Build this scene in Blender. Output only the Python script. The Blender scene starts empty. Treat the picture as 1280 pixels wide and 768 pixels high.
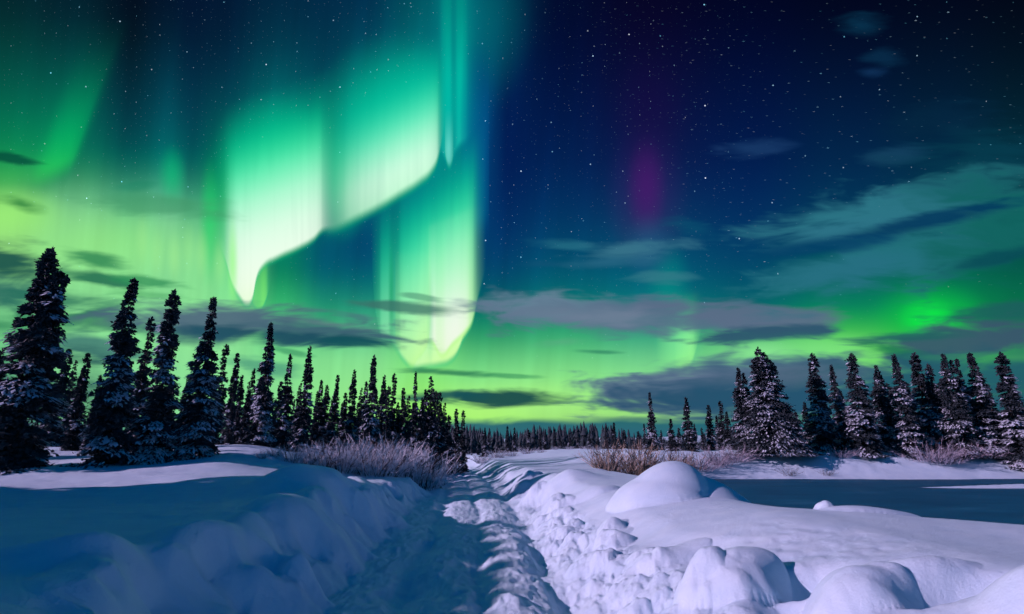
import bpy, math, random
import numpy as np

# ------------------------------------------------------------------ camera
D = bpy.data
scene = bpy.context.scene
COL = scene.collection
F_PX, CX, CY = 711.1, 640.0, 384.0            # 20 mm lens on a 36 mm wide frame
PITCH = math.radians(13.6)
CAM_Z = 1.60
cam_data = D.cameras.new("camera")
cam_data.sensor_width = 36.0
cam_data.lens = 20.0
cam_data.clip_start = 0.05
cam_data.clip_end = 20000.0
cam_data.dof.use_dof = True
cam_data.dof.focus_distance = 14.0
cam_data.dof.aperture_fstop = 2.4
cam = D.objects.new("camera", cam_data)
COL.objects.link(cam)
cam.location = (0, 0, CAM_Z)
cam.rotation_euler = (math.pi / 2 + PITCH, 0, 0)
scene.camera = cam

scene.view_settings.view_transform = 'Standard'
scene.view_settings.look = 'None'
scene.view_settings.exposure = 0.0
scene.view_settings.gamma = 1.0
scene.view_settings.use_curve_mapping = False
scene.cycles.use_denoising = True
scene.cycles.use_adaptive_sampling = True
scene.cycles.adaptive_threshold = 0.03
scene.cycles.adaptive_min_samples = 12
scene.cycles.max_bounces = 5
scene.cycles.diffuse_bounces = 3
scene.cycles.glossy_bounces = 2
scene.cycles.transparent_max_bounces = 8

# ------------------------------------------------------------------ moon (the one directional light)
SUN_EL = math.radians(23.0)
SUN_AZ = math.radians(14.0)                    # travel direction of the light: +x, turned this much towards +y
sd = D.lights.new("moonlight", 'SUN')
sd.energy = 4.3
sd.angle = math.radians(0.6)
sd.color = (1.0, 0.60, 0.84)
sun = D.objects.new("moonlight", sd)
COL.objects.link(sun)
LDIR = (math.cos(SUN_EL) * math.cos(SUN_AZ), math.cos(SUN_EL) * math.sin(SUN_AZ), -math.sin(SUN_EL))
from mathutils import Vector, Matrix, noise as mnoise
sun.rotation_euler = Vector(LDIR).to_track_quat('-Z', 'Y').to_euler()
sun.location = (-20, -5, 12)

# ------------------------------------------------------------------ small node language
def s2l(c):
    return tuple(((x / 255.0) / 12.92 if x / 255.0 <= 0.04045 else ((x / 255.0 + 0.055) / 1.055) ** 2.4) for x in c)

class G:
    """writes a node tree one node at a time"""
    def __init__(self, tree):
        self.t = tree
    def new(self, kind, **kw):
        n = self.t.nodes.new(kind)
        for k, v in kw.items():
            setattr(n, k, v)
        return n
    def put(self, sock, v):
        if v is None:
            return
        if isinstance(v, bpy.types.NodeSocket):
            self.t.links.new(v, sock)
        elif isinstance(v, (tuple, list)):
            if sock.type == 'RGBA' and len(v) == 3:
                v = tuple(v) + (1.0,)
            sock.default_value = v
        else:
            sock.default_value = v
    def m(self, op, a, b=None, c=None, clamp=False):
        n = self.new('ShaderNodeMath', operation=op, use_clamp=clamp)
        self.put(n.inputs[0], a); self.put(n.inputs[1], b)
        if c is not None: self.put(n.inputs[2], c)
        return n.outputs[0]
    def add(self, a, b): return self.m('ADD', a, b)
    def sub(self, a, b): return self.m('SUBTRACT', a, b)
    def mul(self, a, b): return self.m('MULTIPLY', a, b)
    def madd(self, a, b, c): return self.m('MULTIPLY_ADD', a, b, c)
    def vm(self, op, a, b=None, c=None, out=0):
        n = self.new('ShaderNodeVectorMath', operation=op)
        self.put(n.inputs[0], a)
        if b is not None: self.put(n.inputs[1], b)
        if c is not None: self.put(n.inputs[2], c)
        return n.outputs['Value'] if out else n.outputs[0]
    def xyz(self, x, y, z=0.0):
        n = self.new('ShaderNodeCombineXYZ')
        self.put(n.inputs[0], x); self.put(n.inputs[1], y); self.put(n.inputs[2], z)
        return n.outputs[0]
    def sep(self, v):
        n = self.new('ShaderNodeSeparateXYZ'); self.put(n.inputs[0], v)
        return n.outputs
    def smooth(self, v, a, b, lo=0.0, hi=1.0, kind='SMOOTHSTEP'):
        n = self.new('ShaderNodeMapRange', interpolation_type=kind)
        if kind == 'LINEAR': n.clamp = True
        self.put(n.inputs[0], v); self.put(n.inputs[1], a); self.put(n.inputs[2], b)
        self.put(n.inputs[3], lo); self.put(n.inputs[4], hi)
        return n.outputs[0]
    def mix(self, fac, a, b, blend='MIX'):
        n = self.new('ShaderNodeMix', data_type='RGBA', blend_type=blend)
        n.clamp_factor = True
        self.put(n.inputs[0], fac); self.put(n.inputs[6], a); self.put(n.inputs[7], b)
        return n.outputs[2]
    def ramp(self, fac, stops, interp='B_SPLINE', lin=False):
        n = self.new('ShaderNodeValToRGB')
        cr = n.color_ramp; cr.interpolation = interp
        while len(cr.elements) > 1: cr.elements.remove(cr.elements[-1])
        for i, s in enumerate(stops):
            e = cr.elements[0] if i == 0 else cr.elements.new(s[0])
            e.position = s[0]
            c = s[1] if lin else s2l(s[1])
            e.color = (c[0], c[1], c[2], s[2] if len(s) > 2 else 1.0)
        self.put(n.inputs[0], fac)
        return n.outputs[0], n.outputs[1]
    def curve(self, fac, pts):
        n = self.new('ShaderNodeFloatCurve')
        c = n.mapping.curves[0]
        c.points[0].location = pts[0]; c.points[1].location = pts[-1]
        for p in pts[1:-1]: c.points.new(*p)
        n.mapping.use_clip = False
        n.mapping.update()
        self.put(n.inputs[1], fac)
        return n.outputs[0]
    def noise(self, vec, scale, detail=2.0, rough=0.5, dim='3D', dist=0.0):
        n = self.new('ShaderNodeTexNoise', noise_dimensions=dim)
        self.put(n.inputs['Vector'], vec); self.put(n.inputs['Scale'], scale)
        self.put(n.inputs['Detail'], detail); self.put(n.inputs['Roughness'], rough)
        self.put(n.inputs['Distortion'], dist)
        return n.outputs[0]

# ------------------------------------------------------------------ world: night sky with aurora, thin clouds and stars
world = D.worlds.new("World")
scene.world = world
world.use_nodes = True
world.cycles.sampling_method = 'MANUAL'
world.cycles.sample_map_resolution = 512
wt = world.node_tree
wt.nodes.clear()
g = G(wt)
tc = g.new('ShaderNodeTexCoord').outputs['Generated']
fwd = (0.0, math.cos(PITCH), math.sin(PITCH)); upv = (0.0, -math.sin(PITCH), math.cos(PITCH))
dep = g.vm('DOT_PRODUCT', tc, fwd, out=1)
depc = g.m('MAXIMUM', dep, 0.15)
# chart of the northern sky, in thousandths of a unit across
su = g.m('DIVIDE', g.vm('DOT_PRODUCT', tc, (1, 0, 0), out=1), depc)
sv = g.m('DIVIDE', g.vm('DOT_PRODUCT', tc, upv, out=1), depc)
u = g.madd(su, F_PX / 1000, CX / 1000)
v = g.madd(sv, -F_PX / 1000, CY / 1000)
P = g.xyz(u, v, 0.0)
v8 = g.mul(v, 1 / 0.8)

COLS = [
 (0,   [(0,(0,34,42)),(60,(0,60,58)),(120,(0,84,70)),(180,(0,118,76)),(222,(37,172,71)),(262,(142,225,118)),(310,(160,231,128)),(360,(110,190,130)),(430,(113,207,137)),(520,(120,201,146))]),
 (95,  [(0,(0,28,42)),(60,(0,52,60)),(120,(0,80,74)),(180,(0,104,82)),(222,(24,140,88)),(262,(126,208,144)),(310,(146,229,146)),(360,(134,218,142)),(430,(134,218,146)),(520,(130,212,146))]),
 (165, [(0,(0,10,28)),(60,(0,24,38)),(120,(0,44,56)),(180,(0,70,76)),(222,(0,118,92)),(262,(97,195,138)),(310,(144,231,148)),(360,(138,225,146)),(430,(134,223,148)),(520,(130,212,146))]),
 (212, [(0,(0,16,40)),(60,(0,34,56)),(120,(0,62,78)),(180,(0,92,98)),(222,(0,142,110)),(262,(110,200,152)),(310,(144,229,152)),(360,(130,220,148)),(430,(142,231,152)),(520,(130,212,146))]),
 (240, [(0,(0,18,46)),(60,(0,28,54)),(120,(0,50,70)),(180,(0,76,84)),(222,(0,112,94)),(262,(77,182,129)),(310,(136,223,148)),(360,(136,227,148)),(430,(146,233,154)),(520,(130,212,146))]),
 (280, [(0,(0,22,50)),(60,(0,34,60)),(120,(0,58,76)),(180,(0,100,92)),(222,(0,150,92)),(262,(37,184,105)),(310,(97,209,134)),(360,(128,225,146)),(430,(146,235,154)),(520,(130,212,146))]),
 (350, [(0,(0,36,62)),(60,(0,56,78)),(110,(0,90,98)),(150,(0,138,122)),(200,(0,150,110)),(330,(0,112,92)),(362,(24,158,100)),(400,(70,202,122)),(450,(136,227,150)),(520,(140,223,146))]),
 (410, [(0,(0,40,70)),(60,(0,56,80)),(110,(0,78,92)),(160,(0,112,108)),(220,(0,140,116)),(285,(0,92,104)),(320,(0,78,112)),(360,(0,108,110)),(410,(43,178,118)),(450,(136,227,150)),(520,(150,237,136))]),
 (455, [(0,(0,44,76)),(60,(0,70,94)),(110,(0,112,116)),(160,(0,160,136)),(230,(0,120,118)),(285,(0,64,104)),(330,(0,76,112)),(370,(0,120,112)),(410,(60,184,134)),(450,(138,231,152)),(520,(160,240,136))]),
 (530, [(0,(0,74,90)),(60,(0,106,116)),(110,(0,156,146)),(150,(0,150,146)),(220,(0,84,118)),(260,(0,94,124)),(330,(0,130,122)),(400,(20,160,104)),(450,(120,225,128)),(490,(150,240,118)),(520,(160,244,106))]),
 (600, [(0,(0,56,84)),(60,(0,56,96)),(110,(0,68,116)),(160,(0,66,122)),(220,(0,62,116)),(260,(0,58,114)),(330,(0,62,108)),(380,(0,96,106)),(425,(20,160,100)),(465,(124,225,140)),(500,(158,246,128)),(530,(164,240,104))]),
 (622, [(0,(0,46,76)),(60,(0,34,78)),(110,(0,32,82)),(160,(0,28,82)),(220,(0,28,84)),(280,(0,44,98)),(330,(0,62,108)),(380,(0,92,106)),(425,(24,158,102)),(465,(128,225,142)),(500,(158,246,128)),(530,(164,240,104))]),
 (700, [(0,(0,8,42)),(100,(0,14,60)),(200,(0,30,82)),(270,(0,50,100)),(330,(0,78,112)),(380,(0,112,116)),(425,(43,178,114)),(465,(132,227,142)),(500,(164,246,128)),(530,(150,212,114))]),
 (810, [(0,(4,2,32)),(100,(10,10,56)),(200,(10,22,78)),(270,(8,48,98)),(330,(0,84,118)),(380,(0,114,124)),(425,(43,168,126)),(465,(132,225,148)),(500,(160,246,132)),(530,(150,212,124))]),
 (930, [(0,(0,2,30)),(100,(0,12,56)),(200,(0,26,78)),(270,(0,44,96)),(330,(0,68,106)),(380,(0,96,110)),(410,(20,140,104)),(440,(117,220,135)),(480,(140,229,136)),(530,(130,191,134))]),
 (1060,[(0,(0,2,24)),(100,(0,16,50)),(200,(0,36,76)),(270,(0,56,92)),(330,(0,84,98)),(380,(0,122,96)),(410,(24,180,76)),(440,(124,233,110)),(480,(130,227,114)),(530,(103,168,127))]),
 (1170,[(0,(0,2,22)),(100,(0,20,44)),(200,(0,40,70)),(270,(0,60,86)),(330,(0,94,86)),(370,(0,132,78)),(410,(10,180,66)),(440,(60,190,82)),(480,(87,177,109)),(530,(40,110,90))]),
 (1280,[(0,(0,2,18)),(100,(0,20,36)),(200,(0,44,60)),(270,(0,60,72)),(330,(0,84,74)),(370,(0,110,72)),(410,(10,116,78)),(440,(53,143,99)),(480,(40,110,90)),(530,(20,80,90))]),
]
C = None
prev = 0
for x, st in COLS:
    c, _ = g.ramp(v8, [(y / 800, col) for y, col in st])
    if C is None: C = c
    else: C = g.mix(g.smooth(u, prev / 1000, (x if x != 622 else 636) / 1000), C, c)
    prev = x

# fine vertical rays that run through the whole display
rays = g.noise(g.xyz(g.madd(v, 0.10, g.mul(u, 1.0)), g.mul(v, 0.05), 0.0), 38.0, 2.0, 0.55)
rays2 = g.noise(g.xyz(u, g.mul(v, 0.05), 4.0), 120.0, 1.0, 0.5)
ray_amt = g.mul(g.smooth(u, 0.60, 0.9, 1.0, 0.15), 1.0)
rmod = g.madd(g.mul(g.sub(rays, 0.5), ray_amt), 0.42, 0.97)
hs = g.new('ShaderNodeHueSaturation'); g.put(hs.inputs['Value'], rmod); g.put(hs.inputs['Color'], C)
C = hs.outputs[0]

# layers: each one is a light of its own laid over those below it (A = how much of what is below it hides)
TOTAL = None
A = None
def flush():
    global TOTAL, C, A
    b = g.new('ShaderNodeBackground'); g.put(b.inputs[0], C); b.inputs[1].default_value = 1.0
    if TOTAL is None:
        TOTAL = b.outputs[0]
    else:
        ms = g.new('ShaderNodeMixShader')
        g.put(ms.inputs[0], A if A is not None else 1.0)
        wt.links.new(TOTAL, ms.inputs[2])
        aa = g.new('ShaderNodeAddShader')
        wt.links.new(b.outputs[0], aa.inputs[0]); wt.links.new(ms.outputs[0], aa.inputs[1])
        TOTAL = aa.outputs[0]
    C = (0.0, 0.0, 0.0); A = None
def over(col, alpha):
    global C, A
    C = g.mix(alpha, col, C)                  # alpha here is what is let THROUGH (1 = all)
    A = alpha if A is None else g.mul(A, alpha)

def glow(cx, cy, sx, sy, col, op, rot=0.0, power=1.6, blend='MIX'):
    """soft round patch of light"""
    mp = g.new('ShaderNodeMapping', vector_type='TEXTURE')
    g.put(mp.inputs['Vector'], P)
    mp.inputs['Location'].default_value = (cx / 1000, cy / 1000, 0)
    mp.inputs['Rotation'].default_value = (0, 0, math.radians(rot))
    mp.inputs['Scale'].default_value = (sx / 1000, sy / 1000, 1)
    r = g.vm('LENGTH', mp.outputs[0], out=1)
    a = g.smooth(r, 1.0, 0.0, 1.0, 1.0 - op)
    over(s2l(col), a)

def curtain(u0, u1, low, mask, vr, soft, op=1.0, slant=0.0, vref=300, stri=0.25, slope=0.0, uref=0, fringe=(24, 196, 132)):
    """hanging veil: a lower edge along u, a strength along u, a colour along the height"""
    uu = g.madd(g.sub(v, vref / 1000), slant, u) if slant else u
    x = g.smooth(uu, u0 / 1000, u1 / 1000, kind='LINEAR')
    L = g.curve(x, [((a - u0) / (u1 - u0), b / 800) for a, b in low])
    M = g.m('MAXIMUM', g.curve(x, [((a - u0) / (u1 - u0), b) for a, b in mask]), 0.0)
    d = g.mul(g.sub(g.mul(L, 0.8), v), 1000.0)
    e = g.smooth(d, -soft * 0.35, soft)
    vv = g.madd(g.sub(u, uref / 1000), slope / 0.8, v8) if slope else v8
    vr = [(vr[0][0] - 30, vr[0][1], 0.0), (vr[0][0] - 15, vr[0][1], 0.0)] + list(vr) if vr[0][2] == 0 else vr
    col, al = g.ramp(vv, [(y / 800, c, a) for y, c, a in vr], 'B_SPLINE')
    a = g.mul(g.mul(e, al), M)
    sm = g.madd(g.sub(rays2, 0.5), stri, 1.0)
    a = g.m('MULTIPLY_ADD', a, g.mul(sm, -op), 1.0, clamp=True)
    col = g.mix(g.mul(g.smooth(d, 0.0, soft * 1.1), g.m('POWER', g.m('MINIMUM', M, 1.0), 0.6)), s2l(fringe), col)
    over(col, a)

flush()
# ---- stars
def stars(scale, rad, thr, bright, seed, stretch=1.0, ang=0.0):
    mp = g.new('ShaderNodeMapping', vector_type='POINT')
    g.put(mp.inputs['Vector'], P)
    mp.inputs['Location'].default_value = (seed, seed * 1.7, 0)
    mp.inputs['Rotation'].default_value = (0, 0, math.radians(ang))
    mp.inputs['Scale'].default_value = (1 / stretch, 1, 1)
    vo = g.new('ShaderNodeTexVoronoi', voronoi_dimensions='2D', feature='F1')
    g.put(vo.inputs['Vector'], mp.outputs[0]); vo.inputs['Scale'].default_value = scale
    s = g.smooth(vo.outputs['Distance'], rad, rad * 0.25)
    scn = g.new('ShaderNodeSeparateColor'); g.put(scn.inputs[0], vo.outputs['Color']); cs = scn.outputs
    w = g.smooth(cs[0], thr, 1.0, 0.0, 1.0, kind='LINEAR')
    w = g.m('POWER', w, 2.2)
    k = g.mul(g.mul(s, g.madd(w, 1.0, 0.06)), bright)
    k = g.mul(k, g.m('GREATER_THAN', cs[0], thr))
    tint = g.mix(cs[1], s2l((120, 220, 255)), s2l((235, 240, 255)))
    return tint, k
fade = g.smooth(v, 0.50, 0.24, 0.0, 1.0)
side = g.smooth(u, 0.78, 1.0)
def addst(st, fac):
    global C
    vec, k = st
    C = g.mix(g.mul(k, fac), C, vec, 'ADD')
    C.node.clamp_factor = False
fd = fade
inv = g.sub(1.0, side)
clus = g.smooth(g.noise(P, 3.2, 2.0, 0.6), 0.34, 0.64, 0.45, 1.0)
fd = g.mul(fade, clus)
addst(stars(70, 0.060, .60, .60, 0.3), g.mul(fd, inv))
addst(stars(22, 0.024, .45, 1.4, 2.3), fade)
addst(stars(170, 0.12, .5, .13, 5.1), g.mul(fd, inv))
addst(stars(58, 0.046, .62, .50, 7.9, 2.6, 24), g.mul(fd, side))
addst(stars(150, 0.10, .5, .15, 9.2, 3.0, 24), g.mul(fd, g.smooth(u, 0.66, 0.85)))
flush()
# broad slanted ray at far left
curtain(-60, 150, [(-60,262),(60,250),(100,232),(150,215)],
        [(-60,.25),(40,.45),(76,1),(92,.85),(112,0),(150,0)],
        [(30,(0,80,70),0),(80,(0,110,80),.25),(140,(0,170,100),.75),(190,(0,196,96),.95),(230,(50,216,80),.9),(300,(100,220,70),.4)],
        40, 0.85, slant=0.36, vref=190, stri=.1, fringe=(0, 130, 84))
glow(120, 300, 170, 60, (150, 236, 124), .45)
glow(10, 268, 90, 42, (162, 246, 118), .7)
glow(215, 222, 22, 48, (0, 196, 120), .55)
glow(262, 280, 16, 90, (20, 214, 104), .6)
for rx_, rt, ra in ((178,300,.35),(196,318,.3),(218,322,.45),(236,312,.3),(252,318,.4),(275,330,.4)):
    glow(rx_, rt, 12, 40, (170, 246, 148), ra * .8)
# wide glow above the veils
glow(500, 150, 120, 120, (0, 196, 152), .75, rot=-30)
glow(345, 200, 90, 90, (0, 196, 140), .8)
glow(430, 230, 40, 80, (0, 206, 140), .6)
flush()
# thin twin rays right of the bright veil
glow(585, 30, 90, 130, (0, 124, 130), .55)
curtain(536, 604, [(536,200),(550,196),(562,212),(572,192),(584,182),(604,150)],
        [(536,0),(547,.22),(556,.85),(561,.95),(567,.6),(574,.95),(580,.8),(587,.36),(595,.12),(604,0)],
        [(0,(0,136,128),.95),(60,(0,178,158),.95),(100,(0,196,170),.95),(150,(0,190,172),.9),(190,(30,200,180),.9),(220,(30,190,180),.7)],
        14, 0.92, stri=.35, fringe=(0, 140, 146))
curtain(556, 567, [(556,196),(561,212),(567,200)], [(556,0),(560,1),(563,.9),(567,0)],
        [(140,(0,190,180),0),(175,(120,236,220),.6),(200,(140,240,224),.8),(220,(60,200,200),.6)], 10, .8)
# blue glow that ends the display on its right
curtain(575, 612, [(575,330),(612,300)], [(575,.1),(590,.85),(602,.8),(612,0)],
        [(60,(0,70,130),0),(130,(0,90,150),.6),(200,(0,104,152),.8),(270,(0,120,160),.8),(320,(0,110,150),.2)], 40, .8, stri=.2, fringe=(0, 74, 130))
flush()
# main low veil
curtain(464, 608, [(464,300),(474,420),(488,430),(493,438),(505,455),(517,464),(530,463),(550,460),(562,456),(570,448),(575,438),(578,430),(584,420),(591,405),(597,380),(608,340)],
        [(464,0),(474,.36),(483,.7),(488,.55),(493,.45),(502,.8),(515,.95),(540,1),(580,1),(588,.85),(594,.45),(600,.14),(608,0)],
        [(172,(0,170,150),0),(204,(0,178,150),.55),(236,(16,198,154),.9),(266,(64,224,168),1),(300,(120,242,182),1),(345,(166,250,192),1),(395,(196,254,180),1),(430,(212,255,168),1),(462,(196,252,130),1)],
        11, 0.98, slope=.75, uref=585)
curtain(520, 606, [(520,436),(540,432),(552,448),(566,434),(582,418),(592,402),(598,370),(606,340)],
        [(520,0),(534,.2),(541,.9),(548,.75),(562,.98),(580,.9),(588,.45),(596,.1),(606,0)],
        [(270,(170,250,200),0),(330,(190,250,208),.6),(380,(232,250,232),1),(425,(246,248,236),1),(450,(214,254,190),.95)], 10, .96, slope=.4, uref=575, fringe=(176, 248, 120))
curtain(494, 542, [(494,430),(506,450),(514,462),(522,452),(530,442),(536,425),(542,360)],
        [(494,0),(500,.45),(512,.5),(526,.75),(536,.8),(540,0),(542,0)],
        [(320,(150,244,180),0),(380,(186,250,180),.6),(440,(206,254,150),.9),(465,(190,252,120),.9)], 8, .7, fringe=(170, 246, 110))
flush()
glow(538, 400, 6, 80, (103, 216, 147), .4)
glow(489, 370, 5, 80, (10, 160, 104), .6)
# second veil
curtain(404, 558, [(404,302),(425,291),(440,283),(470,268),(500,250),(525,234),(540,220),(547,206),(551,190),(558,150)],
        [(404,0),(414,.18),(428,.5),(446,.78),(470,.92),(500,1),(534,1),(543,.9),(549,.4),(554,.08),(558,0)],
        [(54,(0,176,150),0),(84,(0,190,156),.4),(114,(20,212,168),.85),(144,(96,238,190),1),(174,(180,252,216),1),(199,(214,255,228),1),(234,(190,250,208),1),(274,(120,238,170),.9)],
        15, 0.96, slope=.5, uref=535)
# first veil, with its hooked foot
curtain(310, 340, [(310,370),(322,390),(330,384),(340,350)], [(310,0),(318,.6),(324,.7),(329,.9),(332,.8),(336,.2),(340,0)],
        [(310,(90,220,100),0),(345,(110,232,110),.85),(380,(140,246,120),.95),(395,(120,236,110),.9)], 7, .85)
curtain(268, 432, [(268,300),(282,332),(290,360),(299,376),(308,386),(315,380),(321,352),(328,339),(345,328),(375,314),(392,304),(402,294),(416,291),(432,287)],
        [(268,0),(276,.12),(284,.5),(292,.85),(304,1),(384,1),(396,.92),(404,.62),(412,.34),(421,.16),(432,0)],
        [(102,(0,150,126),0),(137,(0,186,140),.4),(167,(20,214,152),.8),(197,(90,238,178),1),(230,(168,250,208),1),(272,(224,255,232),1),(327,(244,255,238),1),(368,(226,255,206),1)],
        11, 0.97, slope=.35, uref=380)
flush()
glow(291, 330, 9, 70, (150, 255, 120), .6)
# small crescent veil low on the right
curtain(820, 880, [(820,460),(840,462),(858,463),(866,452),(871,436),(880,400)],
        [(820,0),(830,.25),(842,.6),(852,1),(862,1),(869,.5),(875,.1),(880,0)],
        [(370,(60,200,130),0),(400,(110,232,140),.6),(430,(160,250,150),1),(462,(150,246,130),1)], 8, 1.0, fringe=(150, 246, 140))
glow(835, 360, 36, 70, (0, 150, 136), .45)
glow(848, 430, 36, 50, (87, 218, 159), .4)
# magenta column
glow(808, 236, 29, 74, (86, 20, 112), .66)
glow(812, 150, 60, 100, (24, 8, 66), .4)
glow(808, 250, 60, 110, (50, 26, 100), .5)
glow(812, 310, 40, 50, (30, 90, 130), .5)
# green patch low on the right
glow(1165, 398, 85, 52, (8, 206, 72), .7)
glow(1160, 398, 45, 30, (10, 240, 72), .8)
glow(1030, 438, 110, 30, (128, 229, 136), .55)
glow(950, 442, 60, 24, (144, 235, 154), .6)
glow(640, 505, 150, 40, (176, 246, 136), .5)
glow(600, 515, 90, 20, (178, 246, 114), .5)

flush()
# ---- thin clouds
wob = g.noise(g.vm('MULTIPLY', P, (1.0, 3.4, 1.0)), 9.0, 3.0, 0.52, dist=0.9)
wobc = g.mul(g.sub(wob, 0.5), 1.9)
wob2 = g.noise(g.vm('MULTIPLY', P, (1.0, 6.0, 1.0)), 20.0, 2.0, 0.5, dist=0.6)
wobd = g.madd(g.sub(wob2, 0.5), 0.6, wobc)
CLOUDS = [
 # cx cy rx ry rot colour opacity softness(0 hard..1 soft)
 (16,200,34,7,8,(0,72,58),.85,.6),(28,256,36,11,20,(20,120,56),.8,.7),
 (205,259,95,15,3,(66,150,104),.65,.9),(170,232,24,6,-4,(20,130,98),.4,.9),
 (-6,326,75,26,12,(14,78,74),.95,.5),(-10,362,110,22,10,(38,100,98),.85,.7),
 (122,325,40,10,12,(30,128,80),.85,.6),(118,349,52,9,9,(18,104,78),.9,.5),(184,352,44,7,8,(40,140,86),.8,.6),
 (180,368,60,6,4,(60,150,92),.5,.8),
 (90,378,110,15,6,(34,110,90),.8,.7),(120,400,95,13,6,(18,104,82),.75,.7),(20,408,70,14,4,(30,120,80),.7,.8),
 (130,436,70,15,8,(56,112,112),.85,.6),(60,448,80,14,0,(20,70,80),.7,.8),(60,500,120,40,0,(10,60,80),.8,.9),
 (300,402,172,20,3.5,(78,100,124),.95,.35),(390,414,106,17,4,(58,96,112),.9,.4),(350,421,120,10,4,(20,74,92),.85,.5),(440,428,44,8,5,(14,80,88),.9,.4),
 (250,420,80,12,4,(34,82,100),.7,.7),(410,405,60,5,6,(104,128,136),.5,.8),
 (330,460,50,10,8,(60,140,120),.7,.7),(363,440,24,4,10,(30,130,90),.6,.6),
 (512,385,60,7,4,(58,112,104),.85,.5),(524,371,26,4,10,(80,150,120),.7,.6),
 (560,466,60,5,3,(20,110,80),.8,.5),(640,470,40,3,2,(24,130,86),.6,.6),
 (618,497,100,11,1,(8,68,74),.97,.35),(560,494,60,9,0,(20,80,86),.9,.5),
 (776,505,60,4,0,(60,130,96),.5,.7),(775,495,38,4,2,(40,110,94),.8,.6),(806,511,70,6,0,(50,92,108),.9,.5),(792,524,60,4,0,(70,110,110),.6,.6),
 (838,480,105,15,-4,(98,116,142),.9,.35),(950,482,210,36,-4,(84,108,136),.95,.35),(960,500,200,24,0,(28,74,104),.9,.6),(930,470,100,10,-3,(104,118,146),.6,.8),
 (1100,500,240,50,2,(34,82,110),.9,.5),(1020,468,110,13,-2,(96,112,134),.5,.9),
 (700,390,95,20,4,(104,130,152),.95,.35),(800,400,195,20,2,(84,110,134),.92,.4),(940,394,115,15,2,(90,108,134),.9,.4),(950,419,105,9,-3,(44,84,108),.95,.4),(740,398,110,13,4,(122,136,158),.5,.9),
 (700,428,36,6,-6,(90,170,130),.55,.8),(750,440,34,3,2,(20,110,90),.6,.6),
 (716,309,52,7,6,(36,110,132),.7,.7),(790,312,80,10,-5,(56,116,138),.85,.6),(760,328,60,8,-4,(44,106,134),.6,.8),(832,347,40,7,0,(50,120,134),.75,.7),(680,330,30,5,0,(20,80,114),.5,.9),
 (868,287,34,10,14,(10,84,112),.5,1),(940,184,60,10,-4,(24,58,104),.75,.9),(900,186,20,8,0,(28,60,108),.5,1),
 (1076,33,34,13,0,(8,52,80),.8,1),(1102,70,26,11,0,(8,46,76),.7,1),(1088,90,20,6,0,(16,50,90),.7,1),(1122,193,40,11,-4,(20,66,96),.75,.9),
 (1240,200,110,44,-14,(4,60,78),.75,1),(1180,150,90,20,-6,(4,40,66),.5,1),
 (1135,262,200,30,-9,(44,118,134),.92,.6),(1230,240,100,24,-4,(14,92,96),.8,.8),(1040,290,80,13,-10,(44,112,134),.6,.8),
 (1160,316,210,34,-14,(34,112,124),.92,.6),(1060,338,110,17,-8,(38,110,130),.7,.7),(1262,290,120,50,-14,(8,96,88),.8,.8),
 (1160,276,110,10,-12,(0,54,92),.9,.5),(1030,308,90,10,-7,(0,60,100),.8,.6),(1256,322,70,9,-12,(4,72,84),.85,.6),
 (1250,390,90,13,-2,(26,92,92),.85,.6),(1200,428,130,20,-5,(56,84,106),.95,.45),(1130,421,80,6,-2,(34,96,96),.9,.5),(1110,437,44,7,8,(20,130,72),.7,.7),
 (1240,470,190,26,0,(30,90,104),.9,.5),(1265,447,90,6,0,(60,150,96),.6,.8),
]
cloud_n = 0
for (cx, cy, rx_, ry_, rot, col, op, soft) in CLOUDS:
    mp = g.new('ShaderNodeMapping', vector_type='TEXTURE')
    g.put(mp.inputs['Vector'], P)
    mp.inputs['Location'].default_value = (cx / 1000, cy / 1000, 0)
    mp.inputs['Rotation'].default_value = (0, 0, math.radians(rot))
    mp.inputs['Scale'].default_value = (rx_ * 1.10 / 1000, ry_ * (1.12 if cx < 620 else 1.24) / 1000, 1)
    r = g.vm('LENGTH', mp.outputs[0], out=1)
    r = g.add(r, wobd)
    a = g.smooth(r, 1.2, 0.72 - 0.7 * soft, 1.0, 1.0 - op)
    over(s2l(col), a)
    cloud_n = cloud_n + 1
    if cloud_n % 14 == 0: flush()
# cloud bank lying on the horizon
bank_t = g.madd(g.sub(wob, 0.5), 0.016, v)
ba = g.mul(g.smooth(bank_t, 0.520, 0.532), g.smooth(u, 0.45, 0.60, 0.55, 0.96))
bc, _ = g.ramp(v8, [(515/800,(16,88,92)),(535/800,(30,100,122)),(556/800,(14,74,112)),(700/800,(8,50,90))])
over(bc, g.sub(1.0, ba))
flush()

# ---- the rest of the sky, away from the display: deep blue night, green low down
tz = g.sep(tc)[2]
amb, _ = g.ramp(g.madd(tz, 0.5, 0.5), [(0.0,(0,40,60)),(0.5,(0,112,152)),(0.62,(0,84,136)),(1.0,(0,58,114))], 'EASE')
front = g.smooth(dep, 0.34, 0.62)
fm = g.new('ShaderNodeMixShader'); g.put(fm.inputs[0], front)
ba2 = g.new('ShaderNodeBackground'); g.put(ba2.inputs[0], amb)
wt.links.new(ba2.outputs[0], fm.inputs[1]); wt.links.new(TOTAL, fm.inputs[2])
sky_tex = g.new('ShaderNodeTexSky')
sky_tex.sky_type = 'NISHITA'; sky_tex.sun_disc = False
sky_tex.sun_elevation = SUN_EL
sky_tex.sun_rotation = math.radians(-96.0)
bg2 = g.new('ShaderNodeBackground'); g.put(bg2.inputs[0], sky_tex.outputs[0]); bg2.inputs[1].default_value = 0.0006
ad = g.new('ShaderNodeAddShader'); wt.links.new(fm.outputs[0], ad.inputs[0]); wt.links.new(bg2.outputs[0], ad.inputs[1])
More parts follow.
